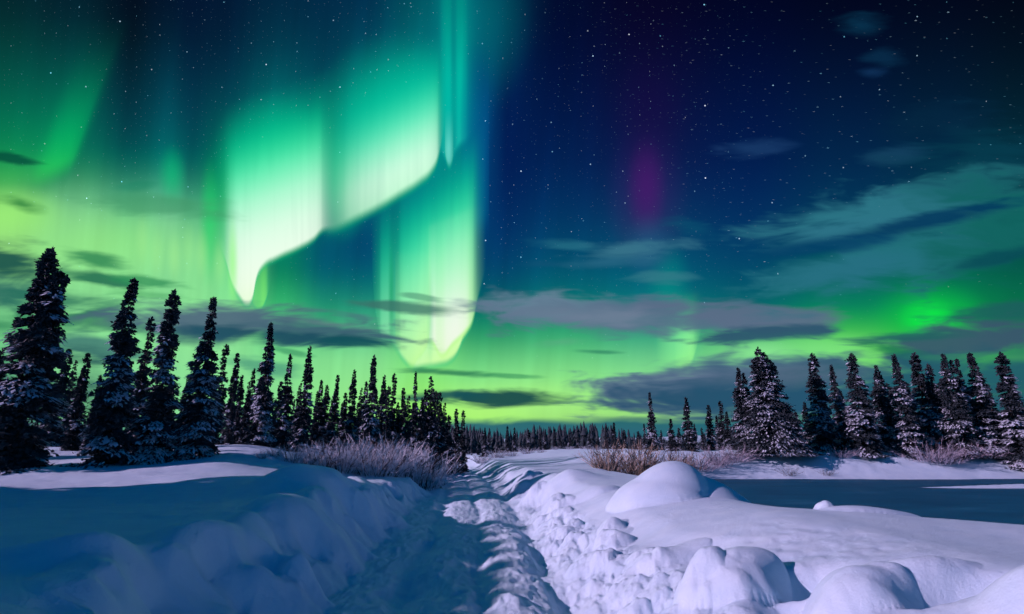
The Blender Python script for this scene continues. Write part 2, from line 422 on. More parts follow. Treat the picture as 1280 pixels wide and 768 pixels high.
wo = g.new('ShaderNodeOutputWorld'); wt.links.new(ad.outputs[0], wo.inputs['Surface'])
print("world nodes", len(wt.nodes))
# ------------------------------------------------------------------ materials
def material(name):
    m = D.materials.new(name); m.use_nodes = True
    m.node_tree.nodes.clear()
    return m, G(m.node_tree)
def finish(gg, bsdf):
    o = gg.new('ShaderNodeOutputMaterial'); gg.t.links.new(bsdf.outputs[0], o.inputs['Surface'])
def principled(gg, base, rough, spec=0.3, normal=None):
    b = gg.new('ShaderNodeBsdfPrincipled')
    gg.put(b.inputs['Base Color'], base); gg.put(b.inputs['Roughness'], rough)
    gg.put(b.inputs['Specular IOR Level'], spec)
    if normal is not None: gg.put(b.inputs['Normal'], normal)
    return b
def bump(gg, h, strength, dist, normal=None):
    n = gg.new('ShaderNodeBump'); n.inputs['Strength'].default_value = strength
    n.inputs['Distance'].default_value = dist
    gg.put(n.inputs['Height'], h)
    if normal is not None: gg.put(n.inputs['Normal'], normal)
    return n.outputs[0]

SNOW, q = material("snow")
pos = q.new('ShaderNodeNewGeometry').outputs['Position']
n1 = q.noise(pos, 3.0, 5.0, 0.6)
n2 = q.noise(pos, 42.0, 4.0, 0.65)
n3 = q.noise(pos, 260.0, 2.0, 0.6)
hgt = q.madd(n2, 0.36, q.madd(n3, 0.24, n1))
col, _ = q.ramp(n1, [(0.3, (0.48, 0.73, 0.87)), (0.7, (0.56, 0.80, 0.91))], 'LINEAR', lin=True)
b = principled(q, col, 0.62, 0.25, bump(q, hgt, 0.55, 0.035))
finish(q, b)

SHADESNOW, q = material("painted_snow_shade")  # shaded snow: the shade is put into the dark blue base colour
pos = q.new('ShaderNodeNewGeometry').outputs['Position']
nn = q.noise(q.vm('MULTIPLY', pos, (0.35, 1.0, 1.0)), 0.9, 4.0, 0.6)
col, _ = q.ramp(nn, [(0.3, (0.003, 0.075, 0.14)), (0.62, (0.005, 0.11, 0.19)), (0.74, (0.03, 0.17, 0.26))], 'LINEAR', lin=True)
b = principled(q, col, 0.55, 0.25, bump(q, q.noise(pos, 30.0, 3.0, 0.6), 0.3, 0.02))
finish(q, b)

def mk_needles(name, lo, hi, rough=0.75):
    m, q = material(name)
    pos = q.new('ShaderNodeNewGeometry').outputs['Position']
    nn = q.noise(pos, 2.5, 3.0, 0.6)
    col, _ = q.ramp(nn, [(0.3, lo), (0.7, hi)], 'LINEAR', lin=True)
    finish(q, principled(q, col, rough, 0.2))
    return m
NEEDLE = mk_needles("spruce_needles", (0.018, 0.034, 0.044), (0.045, 0.072, 0.085))
BARK = mk_needles("spruce_bark", (0.030, 0.024, 0.022), (0.060, 0.050, 0.045))
CROWNSNOW = mk_needles("snow_on_branches", (0.44, 0.58, 0.70), (0.58, 0.72, 0.82), 0.7)
FROST = mk_needles("frosted_twigs", (0.44, 0.54, 0.64), (0.72, 0.82, 0.88))
FROSTBROWN = mk_needles("brown_frosted_twigs", (0.17, 0.13, 0.08), (0.50, 0.46, 0.38))
FROSTDIM = mk_needles("snowy_twigs", (0.22, 0.23, 0.30), (0.60, 0.62, 0.72))
TWIG = mk_needles("bare_twigs", (0.03, 0.03, 0.035), (0.07, 0.065, 0.07))

# ------------------------------------------------------------------ ground
def ray(px, py):
    a = (px - CX) / F_PX; bb = -(py - CY) / F_PX
    cp, sp = math.cos(PITCH), math.sin(PITCH)
    return (a, cp - bb * sp, sp + bb * cp)
def on_height(px, py, z):
    d = ray(px, py); t = (z - CAM_Z) / d[2]
    return d[0] * t, d[1] * t
def at_dist(px, py, Y):
    d = ray(px, py); t = Y / d[1]
    return d[0] * t, Y, CAM_Z + d[2] * t

_perm = np.random.RandomState(5).permutation(1024)
def _h(ix, iy, s):
    return _perm[(ix + _perm[(iy + s * 131) & 1023]) & 1023] / 1023.0
def vnoise(x, y, s=0):
    ix = np.floor(x).astype(np.int64); iy = np.floor(y).astype(np.int64)
    fx = x - ix; fy = y - iy
    fx = fx * fx * fx * (fx * (fx * 6 - 15) + 10); fy = fy * fy * fy * (fy * (fy * 6 - 15) + 10)
    a = _h(ix, iy, s); b_ = _h(ix + 1, iy, s); c = _h(ix, iy + 1, s); d = _h(ix + 1, iy + 1, s)
    return (a + (b_ - a) * fx) * (1 - fy) + (c + (d - c) * fx) * fy - 0.5
def fbm(x, y, f, o=4, s=0, gain=0.5):
    r = 0; amp = 1.0
    for i in range(o):
        r = r + amp * vnoise(x * f + 17.3 * i + s, y * f - 9.1 * i + s * 2, s + i)
        f *= 2.03; amp *= gain
    return r
def billow(x, y, f, o=3, s=0):
    r = 0; amp = 1.0
    for i in range(o):
        r = r + amp * (0.5 - np.abs(vnoise(x * f + 7.7 * i, y * f + 3.1 * i, s + i)) * 2)
        f *= 2.1; amp *= 0.5
    return r
def sstep(x, a, b_):
    t = np.clip((x - a) / (b_ - a), 0, 1)
    return t * t * (3 - 2 * t)
def hump(x, y, cx, cy, sx, sy, p=2.0, rot=0.0):
    c, s = math.cos(rot), math.sin(rot)
    dx = (x - cx) * c + (y - cy) * s; dy = -(x - cx) * s + (y - cy) * c
    return np.exp(-(np.abs(dx / sx) ** 2 + np.abs(dy / sy) ** 2) ** (p / 2))
def dome(x, y, cx, cy, sx, sy, rot=0.0, k=0.62):
    c, s = math.cos(rot), math.sin(rot)
    dx = ((x - cx) * c + (y - cy) * s) / sx; dy = (-(x - cx) * s + (y - cy) * c) / sy
    q2 = dx * dx + dy * dy
    return np.maximum(1 - q2 / (1 + .15 * np.sqrt(q2)), 0) ** k * np.where(q2 < 1.6, 1, 0)
_dr = random.Random(9)
LUMPS = []
for _i in range(46):
    _y = 3.4 * (7.0 ** _dr.random()); _e = _dr.uniform(0.05, 1.25)
    _r = _dr.uniform(.09, .26) * (1 + _y * .03)
    LUMPS.append((_e, _y, _r, _r * _dr.uniform(.7, 1.5), _dr.uniform(.25, .6) * _r, _dr.uniform(0, 3)))
def road_c(y):
    yy = np.clip(y, -20, 90)
    return -0.10 - 0.035 * yy - 0.00150 * yy * yy

def terrain(x, y):
    rd = np.sqrt(x * x + y * y)
    w1 = fbm(x, y, 0.9, 3, 3); w2 = fbm(x, y, 3.2, 3, 9)
    d = x - road_c(y)                                   # metres right of the middle of the track
    far = sstep(rd, 45, 80)
    # --- track
    z = 0.05 * fbm(x, y, 0.5, 2, 1) + 0 * x
    rough = sstep(np.abs(d), 2.6, 1.2) * (1 - far)
    fine = sstep(rd, 26, 10)
    z += rough * (0.075 * fbm(x + 0.15 * w2, y * 0.38, 2.3, 4, 21, .55) + fine * (0.035 * np.abs(fbm(x, y * .35, 5.5, 3, 27)) + .014 * fbm(x, y * .6, 13, 2, 28)))
    for off, wdt, dp in ((-0.80, 0.20, 0.13), (1.02, 0.17, 0.12), (0.10, 0.10, .06)):
        z -= dp * hump(d + 0.12 * vnoise(y * 0.7, y * 0 + off, 4), y * 0, off, 0, wdt, 1.0) * (1 - far) * (0.7 + .9 * vnoise(x*1.5, y * 1.2, 8))
    z += 0.045 * hump(d + 0.16 * vnoise(y * 0.9, y * 0, 6), y * 0, 0.52, 0, 0.26, 1) * (1 - far) * (1.0 + 1.0 * vnoise(x * 2, y * 1.1, 12))
    # --- left bank
    lob = 0.42 * fbm(x * 0.4, y, 0.75, 3, 31) + 0.24 * vnoise(x * 0.7, y * 1.7, 33) + 0.06 * vnoise(x * 2, y * 5, 36)
    e = -(d + 1.62 + lob)
    hl = 0.78 - 0.27 * sstep(y, 12, 22) * sstep(x, -8, -4) + 0.08 * fbm(x, y, 0.20, 2, 41) + 0.022 * w1 * sstep(rd, 5, 20)
    hl = hl + .05 * fbm(x * .5, y, 1.1, 3, 46) * sstep(rd, 3, 6)
    hl = hl + 0.46 * hump(x, y, -3.75, 10.4, 0.75, 0.9) + 0.22 * hump(x, y, -5.1, 12.0, 2.2, 1.6)
    hl = hl + 0.10 * hump(x, y, -3.1, 8.2, 0.9, 1.6) - .10 * hump(x, y, -2.35, 7.3, .45, .9)
    hl = hl + 0.20 * hump(x, y, -3.0, 4.6, 0.85, 0.26, 2, 0.20) + 0.05 * hump(x, y, -2.50, 4.6, 0.22, 0.20)
    hl = hl - 0.34 * hump(x, y, -2.05, 3.85, 0.22, 0.40, 4)
    rise = sstep(y + 0.30 * x + 1.6 * fbm(x, y, .22, 2, 44), 9.5, 16.5) * sstep(-x, 4.5, 9.5)
    hl = hl + 0.72 * rise * (1 + .35 * fbm(x, y, .3, 3, 45))
    under = 1.0 - 0.0 * e
    prof = sstep(e, -0.12, 0.95) ** 0.75
    face = prof * (1 - prof) * 4
    for hx, hy, hs in ((-.02, 4.6, .16), (.05, 5.3, .13), (-.05, 6.1, .15), (0, 7.4, .16), (.03, 9.0, .16)):
        hl = hl - .34 * hump(x, y, float(road_c(hy)) - 1.98 + hx, hy, hs, hs * 1.1, 2.5)
    for qx, qy, qr, qh in ((-.15, 4.1, .34, .10), (.05, 4.9, .30, .12), (-.25, 5.7, .42, .12), (.0, 6.6, .36, .14), (-.2, 7.8, .5, .13), (.05, 9.2, .45, .15), (-.1, 11.0, .55, .14), (0, 13.2, .6, .14)):
        hl = hl + qh * dome(x + .06 * w2, y + .06 * w1, float(road_c(qy)) - 2.35 + qx, qy, qr, qr * 1.25, .2, 1.1)
    zl = hl * prof + face * (0.34 * fbm(x, y, 1.5, 3, 51) + 0.12 * np.maximum(billow(x, y, 1.6, 2, 53), 0))
    # --- right: broken windrow, smooth bank, fall to the shaded flat
    lob = 0.28 * fbm(x * .5, y, 0.8, 3, 61) + .10 * vnoise(x * 1.5, y * 3.0, 62)
    e = d - 1.42 + lob
    hr = 0.40 + 0.36 * sstep(d + .09 * y, 2.0, 4.6) - .12 * sstep(y, 14, 24) + 0.07 * fbm(x, y, 0.30, 2, 71) - .05 * np.clip(x - 3.6, 0, 4) * sstep(y, 12, 8) + .07 * hump(x, y, 3.0, 7.0, 1.2, 1.2) + 0.015 * w1
    prof_r = sstep(e, -0.15, 1.25)
    chunk = sstep(e, -0.45, 0.10) * sstep(e, 0.78, 0.25) * (1 - sstep(rd, 30, 45))
    zr = hr * prof_r
    zr += chunk * (0.13 * fbm(x, y, 1.5, 2, 73) + fine * (0.055 * np.abs(fbm(x, y, 3.6, 3, 75)) * 2.2 + 0.030 * fbm(x, y, 8, 3, 77, .65)))
    zr += 0.11 * hump(e, y * 0, 0.42, 0, 0.36, 1) * (1 - sstep(rd, 30, 45)) * (1 + 1.3 * vnoise(x, y * .7, 79))
    wx = x + .07 * vnoise(x * 4, y * 4, 200) ; wy = y + .07 * vnoise(x * 4, y * 4, 201)
    for (le, ly, lr, lr2, lh, la) in LUMPS:
        zr = np.maximum(zr, zr + lh * dome(wx, wy, float(road_c(ly)) + 1.40 + le * .5, ly, lr, lr2, la, .8))
    # crest line and the fall behind it
    cr = (y - (8.5 - 0.60 * (x - 3.0) + .06 * np.maximum(x - 5, 0) ** 2)) / 1.14           # metres behind the crest
    cr = cr + 0.5 * fbm(x, y, .35, 2, 81)
    side = sstep(d - 0.10 * (y - 8), 3.6, 6.0)
    drop = sstep(cr, 0.0, 2.2) * side * sstep(y, 31, 26.5)
    zr = zr - (zr - 0.0) * drop
    zr = zr + 0.06 * hump(cr, x * 0, -0.5, 0, 0.7, 1) * sstep(x, 3.4, 4.4) * sstep(rd, 30, 20)
    # mounds and lumps
    mw = 0.10 * fbm(x, y, 1.1, 3, 83)
    wx = x + .07 * vnoise(x * 1.4, y * 1.4, 210); wy = y + .07 * vnoise(x * 1.4, y * 1.4, 211)
    zr += 0.38 * dome(wx, wy, 2.50, 10.4, 0.80, 0.9, .3, .75) + 0.30 * dome(wx, wy, 3.35, 10.6, 1.15, 0.8, .2, 1.3)
    zr += 0.24 * hump(x, y, 1.5, 16.0, .8, .6) + 0.20 * hump(x, y, 0.4, 19.0, .8, .7) + .12 * dome(wx, wy, 1.7, 12.6, .55, .45)
    zr += .030 * fbm(x, y, 4.5, 3, 84) * fine * sstep(y, 7.5, 5.5) * sstep(d, 4.5, 3.0)
    zr += 0.31 * dome(wx, wy, 1.88, 5.30, 0.46, 0.42, .2, .6) 
    zr += 0.20 * dome(wx, wy, 2.50, 4.48, 0.40, 0.28, .1, .75) + 0.10 * dome(wx, wy, 3.05, 4.66, 0.45, 0.22, -.15, 1.2)
    zr += 0.27 * hump(x, y, 3.12, 3.60, 0.30, 0.32, 2.6)
    zr -= 0.24 * hump(x, y, 2.42, 5.0, 0.30, 0.20, 3, -.3) + .22 * hump(x, y, 3.10, 4.25, .42, .17, 3, -.1) + .10 * hump(x, y, 2.05, 4.6, .25, .2, 3)
    zr += 0.09 * dome(wx, wy, 1.25, 4.4, .28, .22) + .10 * dome(wx, wy, 1.75, 6.7, .4, .26) + .08 * dome(wx, wy, 1.0, 7.6, .35, .3)
    zr += 0.10 * dome(wx, wy, 4.0, 7.7, 0.12, 0.10) + .08 * dome(wx, wy, 4.5, 7.55, .6, .22)
    # far rise that carries the right-hand trees
    rise_r = sstep(y + 1.2 * fbm(x, y, .12, 2, 91), 25.8, 29.8) * sstep(d, 3.5, 10.0)
    zr = zr + rise_r * (1.25 - zr) * (1 + 0.0 * x) + rise_r * .10 * fbm(x, y, .8, 3, 93)
    zr = zr + .30 * hump(x, y, 24, 21.6, 9, .55, 2.5, .02) + .26 * hump(x, y, 26, 18.6, 8, .35, 2.5, -.02)
    band = sstep(y, 23, 27) * sstep(y, 40, 30) * sstep(d, 3, 7)
    zr += band * (0.05 * fbm(x * .35, y, 1.3, 4, 95) + .05 * np.maximum(billow(x * .5, y, .9, 2, 97), 0))
    # put together
    z = np.where(d < 0, z * (1 - prof) + zl, z * (1 - prof_r) + zr)
    z = z * (1 - far) + far * (0.35 + 0.5 * fbm(x, y, 0.02, 2, 99))
    behind = sstep(y, 1.0, -1.5)
    z = z * (1 - behind) + behind * (0.12 * fbm(x, y, .4, 3, 55) + .6 * sstep(np.abs(d), 1.6, 3.2))
    hills = sstep(rd, 500, 2500)
    z = z + hills * (22 + 40 * fbm(x, y, 0.0009, 3, 101))
    return z

def sheet():
    th1 = np.radians(np.linspace(-52, 52, 1180))
    th2 = np.radians(np.linspace(52, 308, 150)[1:-1])
    th = np.concatenate([th1, th2])
    r = [0.6]
    while r[-1] < 1.6: r.append(r[-1] * 1.06)
    while r[-1] < 13: r.append(r[-1] * 1.0052)
    while r[-1] < 60: r.append(r[-1] * 1.0105)
    while r[-1] < 9000: r.append(r[-1] * 1.07)
    r = np.array(r)
    R, T = np.meshgrid(r, th, indexing='ij')
    X = R * np.sin(T); Y = R * np.cos(T)
    Z = terrain(X, Y)
    nr, nt = R.shape
    co = np.stack([X, Y, Z], -1).reshape(-1, 3)
    co = np.vstack([co, [[0, 0, float(terrain(np.array([0.0]), np.array([0.0]))[0])]]])
    i, j = np.meshgrid(np.arange(nr - 1), np.arange(nt), indexing='ij')
    j2 = (j + 1) % nt
    quads = np.stack([i * nt + j, i * nt + j2, (i + 1) * nt + j2, (i + 1) * nt + j], -1).reshape(-1, 4)
    jj = np.arange(nt); tri = np.stack([np.full(nt, nr * nt), (jj + 1) % nt, jj], -1)
    me = D.meshes.new("snow_ground")
    me.vertices.add(len(co)); me.vertices.foreach_set('co', co.ravel())
    nl = quads.size + tri.size
    me.loops.add(nl); me.loops.foreach_set('vertex_index', np.concatenate([quads[:, ::-1].ravel(), tri[:, ::-1].ravel()]).astype(np.int32))
    npoly = len(quads) + len(tri)
    me.polygons.add(npoly)
    st = np.concatenate([np.arange(len(quads)) * 4, quads.size + np.arange(len(tri)) * 3])
    me.polygons.foreach_set('loop_start', st.astype(np.int32))
    me.polygons.foreach_set('use_smooth', np.ones(npoly, bool))
    me.update(calc_edges=True)
    me.materials.append(SNOW)
    o = D.objects.new("snow_ground", me); COL.objects.link(o)
    o['kind'] = 'structure'
    return o
sheet()

def zat(x, y):
    return float(terrain(np.array([x], float), np.array([y], float))[0])

# blue sheet: shade on the snow flat behind the right bank, painted as colour
def shade_flat():
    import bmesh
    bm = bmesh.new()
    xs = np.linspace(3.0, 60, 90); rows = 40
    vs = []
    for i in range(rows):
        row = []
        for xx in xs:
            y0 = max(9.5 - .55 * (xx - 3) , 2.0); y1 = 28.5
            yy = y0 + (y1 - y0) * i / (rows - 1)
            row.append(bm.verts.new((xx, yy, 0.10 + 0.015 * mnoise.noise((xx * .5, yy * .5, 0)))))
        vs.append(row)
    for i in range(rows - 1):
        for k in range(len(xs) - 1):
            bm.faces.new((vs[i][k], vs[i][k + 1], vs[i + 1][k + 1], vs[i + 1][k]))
    me = D.meshes.new("painted_shade_flat"); bm.to_mesh(me); bm.free()
    me.materials.append(SHADESNOW)
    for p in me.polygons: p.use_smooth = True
    o = D.objects.new("painted_shade_flat", me); COL.objects.link(o); o['kind'] = 'structure'
shade_flat()
# ------------------------------------------------------------------ spruces
def mesh_from(name, verts, faces, mat):
    me = D.meshes.new(name)
    verts = np.asarray(verts, dtype=np.float32); faces = np.asarray(faces, dtype=np.int32)
    n, k = faces.shape
    me.vertices.add(len(verts)); me.vertices.foreach_set('co', verts.ravel())
    me.loops.add(n * k); me.loops.foreach_set('vertex_index', faces.ravel())
    me.polygons.add(n); me.polygons.foreach_set('loop_start', (np.arange(n) * k).astype(np.int32))
    me.update(calc_edges=True)
    me.materials.append(mat)
    return me

def norm(a):
    return a / np.maximum(np.linalg.norm(a, axis=-1, keepdims=True), 1e-6)

def blades(base, direc, length, width, rng):
    """one lance-shaped leaf clump per row"""
    direc = norm(direc)
    side = norm(np.cross(direc, norm(rng.normal(size=direc.shape)))) * width[:, None]
    p0 = base; p1 = base + direc * length[:, None] * .45 + side; p3 = base + direc * length[:, None] * .45 - side
    p2 = base + direc * length[:, None]
    v = np.stack([p0, p1, p2, p3], 1).reshape(-1, 3)
    f = np.arange(len(v)).reshape(-1, 4)
    return v, f

def tube_mesh(name, paths, mat, sides=5):
    """paths: list of (points Nx3, radii N)"""
    V = []; Fc = []; o = 0
    for pts, rad in paths:
        pts = np.asarray(pts, float)
        for k, (p, r_) in enumerate(zip(pts, rad)):
            t = pts[min(k + 1, len(pts) - 1)] - pts[max(k - 1, 0)]
            t = t / (np.linalg.norm(t) + 1e-9)
            a = np.cross(t, (0.3, 0.9, 0.1)); a /= np.linalg.norm(a) + 1e-9
            b_ = np.cross(t, a)
            for s_ in range(sides):
                an = 2 * math.pi * s_ / sides
                V.append(p + r_ * (math.cos(an) * a + math.sin(an) * b_))
        for k in range(len(pts) - 1):
            for s_ in range(sides):
                s2 = (s_ + 1) % sides
                Fc.append((o + k * sides + s_, o + k * sides + s2, o + (k + 1) * sides + s2, o + (k + 1) * sides + s_))
        o += len(pts) * sides
    return mesh_from(name, V, Fc, mat)

class Spruce:
    """meshes of one kind of spruce, 6 m tall; tops = list of (x offset, height, start height)"""
    def __init__(self, seed, radius=0.75, n=9000, lumpy=0.3, snow=0.5, taper=0.8, bare=0.0, tops=None, lean=0.0, club=0.0, snow_top=0.62):
        rng = np.random.RandomState(seed)
        H = 6.0
        tops = tops or [(0.0, H, 0.0)]
        self.H = H
        V = []; Fc = []; SV = []; SF = []; o = 0; so = 0; trunks = []
        for (tx, th, t0) in tops:
            ph = rng.rand(6) * 6.28
            share = (th - t0) / H * (1.0 if t0 == 0 else .7)
            nb = int(260 * share * (radius / .75) ** .3)
            hb = t0 + (th - t0) * (rng.rand(nb) ** 0.92)
            hb = np.clip(hb, max(t0, 0.10), th - 0.02)
            rel = (hb - t0) / (th - t0)
            az = rng.rand(nb) * 2 * math.pi
            rr = radius * (1.0 if t0 == 0 else .5) * (1 - rel) ** taper
            rr = rr + club * 0.28 * np.exp(-((rel - .93) / .05) ** 2)
            lump = 1 + lumpy * (np.sin(hb * 3.1 + ph[0]) * .5 + np.sin(hb * 6.3 + az * 1 + ph[1]) * .5 + np.sin(az * 2 + ph[2] + hb) * .5)
            rb = np.maximum(rr * lump * (0.66 + 0.5 * rng.rand(nb)), 0.05)
            droop = 0.35 + 0.35 * (1 - rel)
            per = np.maximum((1.35 * n * share / nb * (rb / rb.mean()) ** 0.9).astype(int), 6)
            ib = np.repeat(np.arange(nb), per)
            m = len(ib)
            t = rng.rand(m) ** 0.62
            out = np.stack([np.cos(az), np.sin(az), np.zeros(nb)], -1)[ib]
            R_ = rb[ib] * t
            cx_ = tx * sstep(hb, t0 - .2, t0 + .6) + lean * (hb / H) ** 2 + .03 * np.sin(hb * 2.2 + ph[3])
            cy_ = .03 * np.sin(hb * 1.7 + ph[4])
            zc = hb[ib] - droop[ib] * R_ ** 1.25 * 0.85 + 0.10 * np.maximum(t - .75, 0) * rb[ib]
            base = out * R_[:, None]
            base[:, 0] += cx_[ib]; base[:, 1] += cy_[ib]; base[:, 2] = zc
            sidev = np.cross(out, (0, 0, 1))
            sp = (0.16 * rb[ib] * (0.4 + t) + .02)
            base += sidev * (rng.normal(size=m) * sp)[:, None]
            base[:, 2] += rng.normal(size=m) * .028
            base[:, 2] = np.maximum(base[:, 2], 0.02)
            dirv = out * (0.55 + rng.rand(m)[:, None] * .5) + sidev * rng.normal(size=m)[:, None] * .55
            dirv[:, 2] += -0.35 + rng.normal(size=m) * .35
            tp = rel[ib] > .9
            dirv[tp, 2] += .6
            ln = (0.10 + 0.09 * rng.rand(m)) * (1 - .25 * rel[ib]); wd = 0.026 + 0.024 * rng.rand(m)
            v, f = blades(base, dirv, ln, wd, rng)
            V.append(v); Fc.append(f + o); o += len(v)
            # leader
            k = 60
            hz = th - 0.30 + rng.rand(k) * .34
            lb = np.stack([np.full(k, tx + lean * (th / H) ** 2) + rng.normal(size=k) * .012, rng.normal(size=k) * .012, hz], -1)
            v, f = blades(lb, np.stack([rng.normal(size=k) * .6, rng.normal(size=k) * .6, np.full(k, 1.)], -1), np.full(k, .09), np.full(k, .022), rng)
            V.append(v); Fc.append(f + o); o += len(v)
            # snow pads lying along the upper side of the outer branches
            nm = np.sin(hb * 2.3 + az * 1.0 + ph[5]) + .6 * np.sin(hb * 5.1 - az * 2 + ph[0]) + rng.normal(size=nb) * .35 - 1.2 * rel
            keep_b = (nm > 1.0 - 2.3 * snow) & (rel < snow_top + rng.rand(nb) * .3)
            kk = keep_b[ib] & (t > .45) & (rng.rand(m) < (.20 + .14 * snow) * (1.25 - rel[ib]))
            b2 = base[kk] + np.array([0, 0, .022]) + out[kk] * .03
            if len(b2):
                d2 = out[kk] * 1.0 + sidev[kk] * rng.normal(size=(len(b2), 1)) * .45
                d2[:, 2] += -.55 + rng.normal(size=len(b2)) * .15
                dn = norm(d2); L2 = (0.12 + .19 * rng.rand(len(b2)))[:, None]
                sd_ = norm(np.cross(dn, (0, 0, 1.0))) * (0.026 + .034 * rng.rand(len(b2)))[:, None]
                upn = np.cross(sd_, dn); upn = norm(upn) * .016
                p0 = b2; p1 = b2 + dn * L2 * .45 + sd_ ; p2 = b2 + dn * L2; p3 = b2 + dn * L2 * .45 - sd_
                pc = b2 + dn * L2 * .45 + np.abs(upn)
                vv = np.stack([p0, p1, p2, p3, pc], 1).reshape(-1, 3)
                q0 = np.arange(len(b2))[:, None] * 5
                ff = np.concatenate([q0 + [0, 1, 4], q0 + [1, 2, 4], q0 + [2, 3, 4], q0 + [3, 0, 4]])
                SV.append(vv); SF.append(ff + so); so += len(vv)
            hs = np.linspace(max(t0 - .3, -0.3), th - .05, 10)
            trunks.append(([(tx * sstep(h, t0 - .2, t0 + .6) + lean * (h / H) ** 2 + .03 * math.sin(h * 2.2 + ph[3]), .03 * math.sin(h * 1.7 + ph[4]), h) for h in hs],
                           [max(.012, .085 * (1 - h / H)) for h in hs]))
        Vn = np.vstack(V); Fn = np.vstack(Fc)
        Sv = np.vstack(SV) if SV else np.zeros((0, 3)); Sf = np.vstack(SF) if SV else np.zeros((0, 3), int)
        Tn = np.vstack([Fn[:, [0, 1, 2]], Fn[:, [0, 2, 3]]])
        self.crown = mesh_from("crown", np.vstack([Vn, Sv]), np.vstack([Tn, Sf + len(Vn)]), NEEDLE)
        self.crown.materials.append(CROWNSNOW)
        self.crown.polygons.foreach_set('material_index', np.concatenate([np.zeros(len(Tn)), np.ones(len(Sf))]).astype(np.int32))
        self.trunk = tube_mesh("trunk", trunks, BARK, 6)

KINDS = {
 'twin':   Spruce(11, .96, 19000, .20, .62, .80, tops=[(0, 6.0, 0), (.42, 5.25, 3.0)], club=.25, snow_top=.55),
 'near1':  Spruce(12, .80, 17000, .24, .62, .92, club=.12),
 'near2':  Spruce(13, .84, 17000, .26, .78, .92, club=.35),
 'near3':  Spruce(14, .92, 17000, .22, .80, 1.05),
 'slim1':  Spruce(21, .62, 9000, .30, .35, .75),
 'slim2':  Spruce(22, .55, 8000, .36, .30, .80, club=.3),
 'slim3':  Spruce(23, .60, 8000, .34, .50, .85),
 'pole1':  Spruce(31, .42, 5500, .38, .25, .80, club=.25),
 'pole2':  Spruce(32, .38, 5000, .42, .30, .60),
 'snowy1': Spruce(41, .98, 12000, .28, .72, .80, club=.4, snow_top=.75),
 'snowy2': Spruce(42, .90, 12000, .34, .66, .90, lean=-.15, snow_top=.75),
 'snowy3': Spruce(43, 1.05, 12000, .30, .62, .80, tops=[(0, 6.0, 0), (.38, 5.6, 2.6)], snow_top=.7),
 'broad':  Spruce(51, 2.1, 24000, .22, .72, .78, tops=[(0, 6.0, 0), (-.45, 6.3, 2.0)], snow_top=.85),
}

def add_spruce(kind, loc, height, width=1.0, rot=0.0, label='', group=None, parts=True, tilt=0.0):
    k = KINDS[kind]
    e = D.objects.new("spruce_tree", None); COL.objects.link(e)
    e.empty_display_size = .3
    e.location = loc; s_ = height / k.H
    e.scale = (s_ * width, s_ * width, s_)
    e.rotation_euler = (0, tilt, rot)
    e['label'] = label; e['category'] = 'tree'
    if group: e['group'] = group
    for nm, me in (("trunk", k.trunk), ("crown", k.crown)):
        c = D.objects.new(nm, me); c.parent = e; COL.objects.link(c)
    return e

def top_to_base(tx, ty, by):
    return 640 + (tx - 640) * (by + 2555.0) / (ty + 2555.0)

rs = random.Random(3)
ALLTREES = []
def spruce_px(tx, ty, Y, kind, width, label, group, sink=.06, rot=None, tilt=0.0):
    """top of the tree seen at (tx, ty), standing Y metres north"""
    d = ray(tx, ty); t = Y / d[1]
    x = d[0] * t; ztop = CAM_Z + d[2] * t
    zb = zat(x, Y) - sink
    width *= 1.10 if tx < 600 else 1.25 if tx < 815 else 1.6
    if kind == 'broad': width *= 1.05
    if rot is None: rot = rs.uniform(-.5, .5) if kind in ('twin', 'broad', 'snowy3', 'snowy2') else rs.uniform(0, 6.28)
    o = add_spruce(kind, (x, Y, zb), ztop - zb, width, rot, label, group, tilt=tilt)
    ALLTREES.append((x, Y))
    return o

GL = "spruces in the left-hand forest edge"
LEFT = [
 # tx ty Y kind width label
 (66,312,15.2,'twin',.92,"tallest dark spruce at the far left, with a lower second leader on its right"),
 (167,350,16.2,'near1',.86,"tall pointed dark spruce, second tall tree in from the left"),
 (219,364,17.0,'near2',.84,"tall spruce with a blunt clubbed tip and snow streaks low on its left side"),
 (267,374,17.5,'near3',.86,"cone-shaped spruce with a thin whip-like leader and snow-streaked skirt, right of the clubbed one"),
 (190,398,22.0,'pole1',.95,"thin spruce tip rising in the gap between two tall left-hand spruces"),
 (339,405,21.0,'near1',.74,"tall slender spruce standing alone above the frosted shrubs at their left end"),
 (363,444,24.0,'slim3',.85,"medium narrow spruce just right of the tall slender one above the shrubs"),
 (388,434,24.0,'slim1',.80,"pointed narrow spruce above the middle of the frosted shrubs"),
 (422,470,27.0,'slim2',.85,"short clubbed spruce right of the pointed narrow one"),
 (443,463,27.5,'slim1',.80,"short pointed spruce midway along the left forest edge"),
 (468,445,25.5,'near2',.66,"highest spruce behind the right half of the frosted shrubs"),
 (493,468,29.0,'pole1',.95,"thin dark spruce right of the highest one behind the shrubs"),
 (520,466,29.0,'slim3',.62,"thin pointed spruce near the right end of the left-hand forest"),
 (539,472,31.0,'pole2',1.05,"thinnest high tip close to the track end of the left forest"),
 (110,443,19.5,'slim2',.95,"all-dark shorter spruce in the gap right of the tallest left tree"),
 (283,432,24.0,'pole1',.95,"thin spruce hugging the right side of the cone-shaped one"),
 (297,443,23.5,'slim2',.80,"dark narrow spruce with a knobbly top right of the cone-shaped one"),
 (4,437,17.0,'slim1',.95,"dark spruce cut by the left edge of the view"),
]
for tx, ty, Y, k, w, lb in LEFT:
    spruce_px(tx, ty, Y, k, w, lb, GL)
def side_phrase(tx, ty, refs):
    best = min(refs, key=lambda r_: abs(r_[0] - tx))
    return best
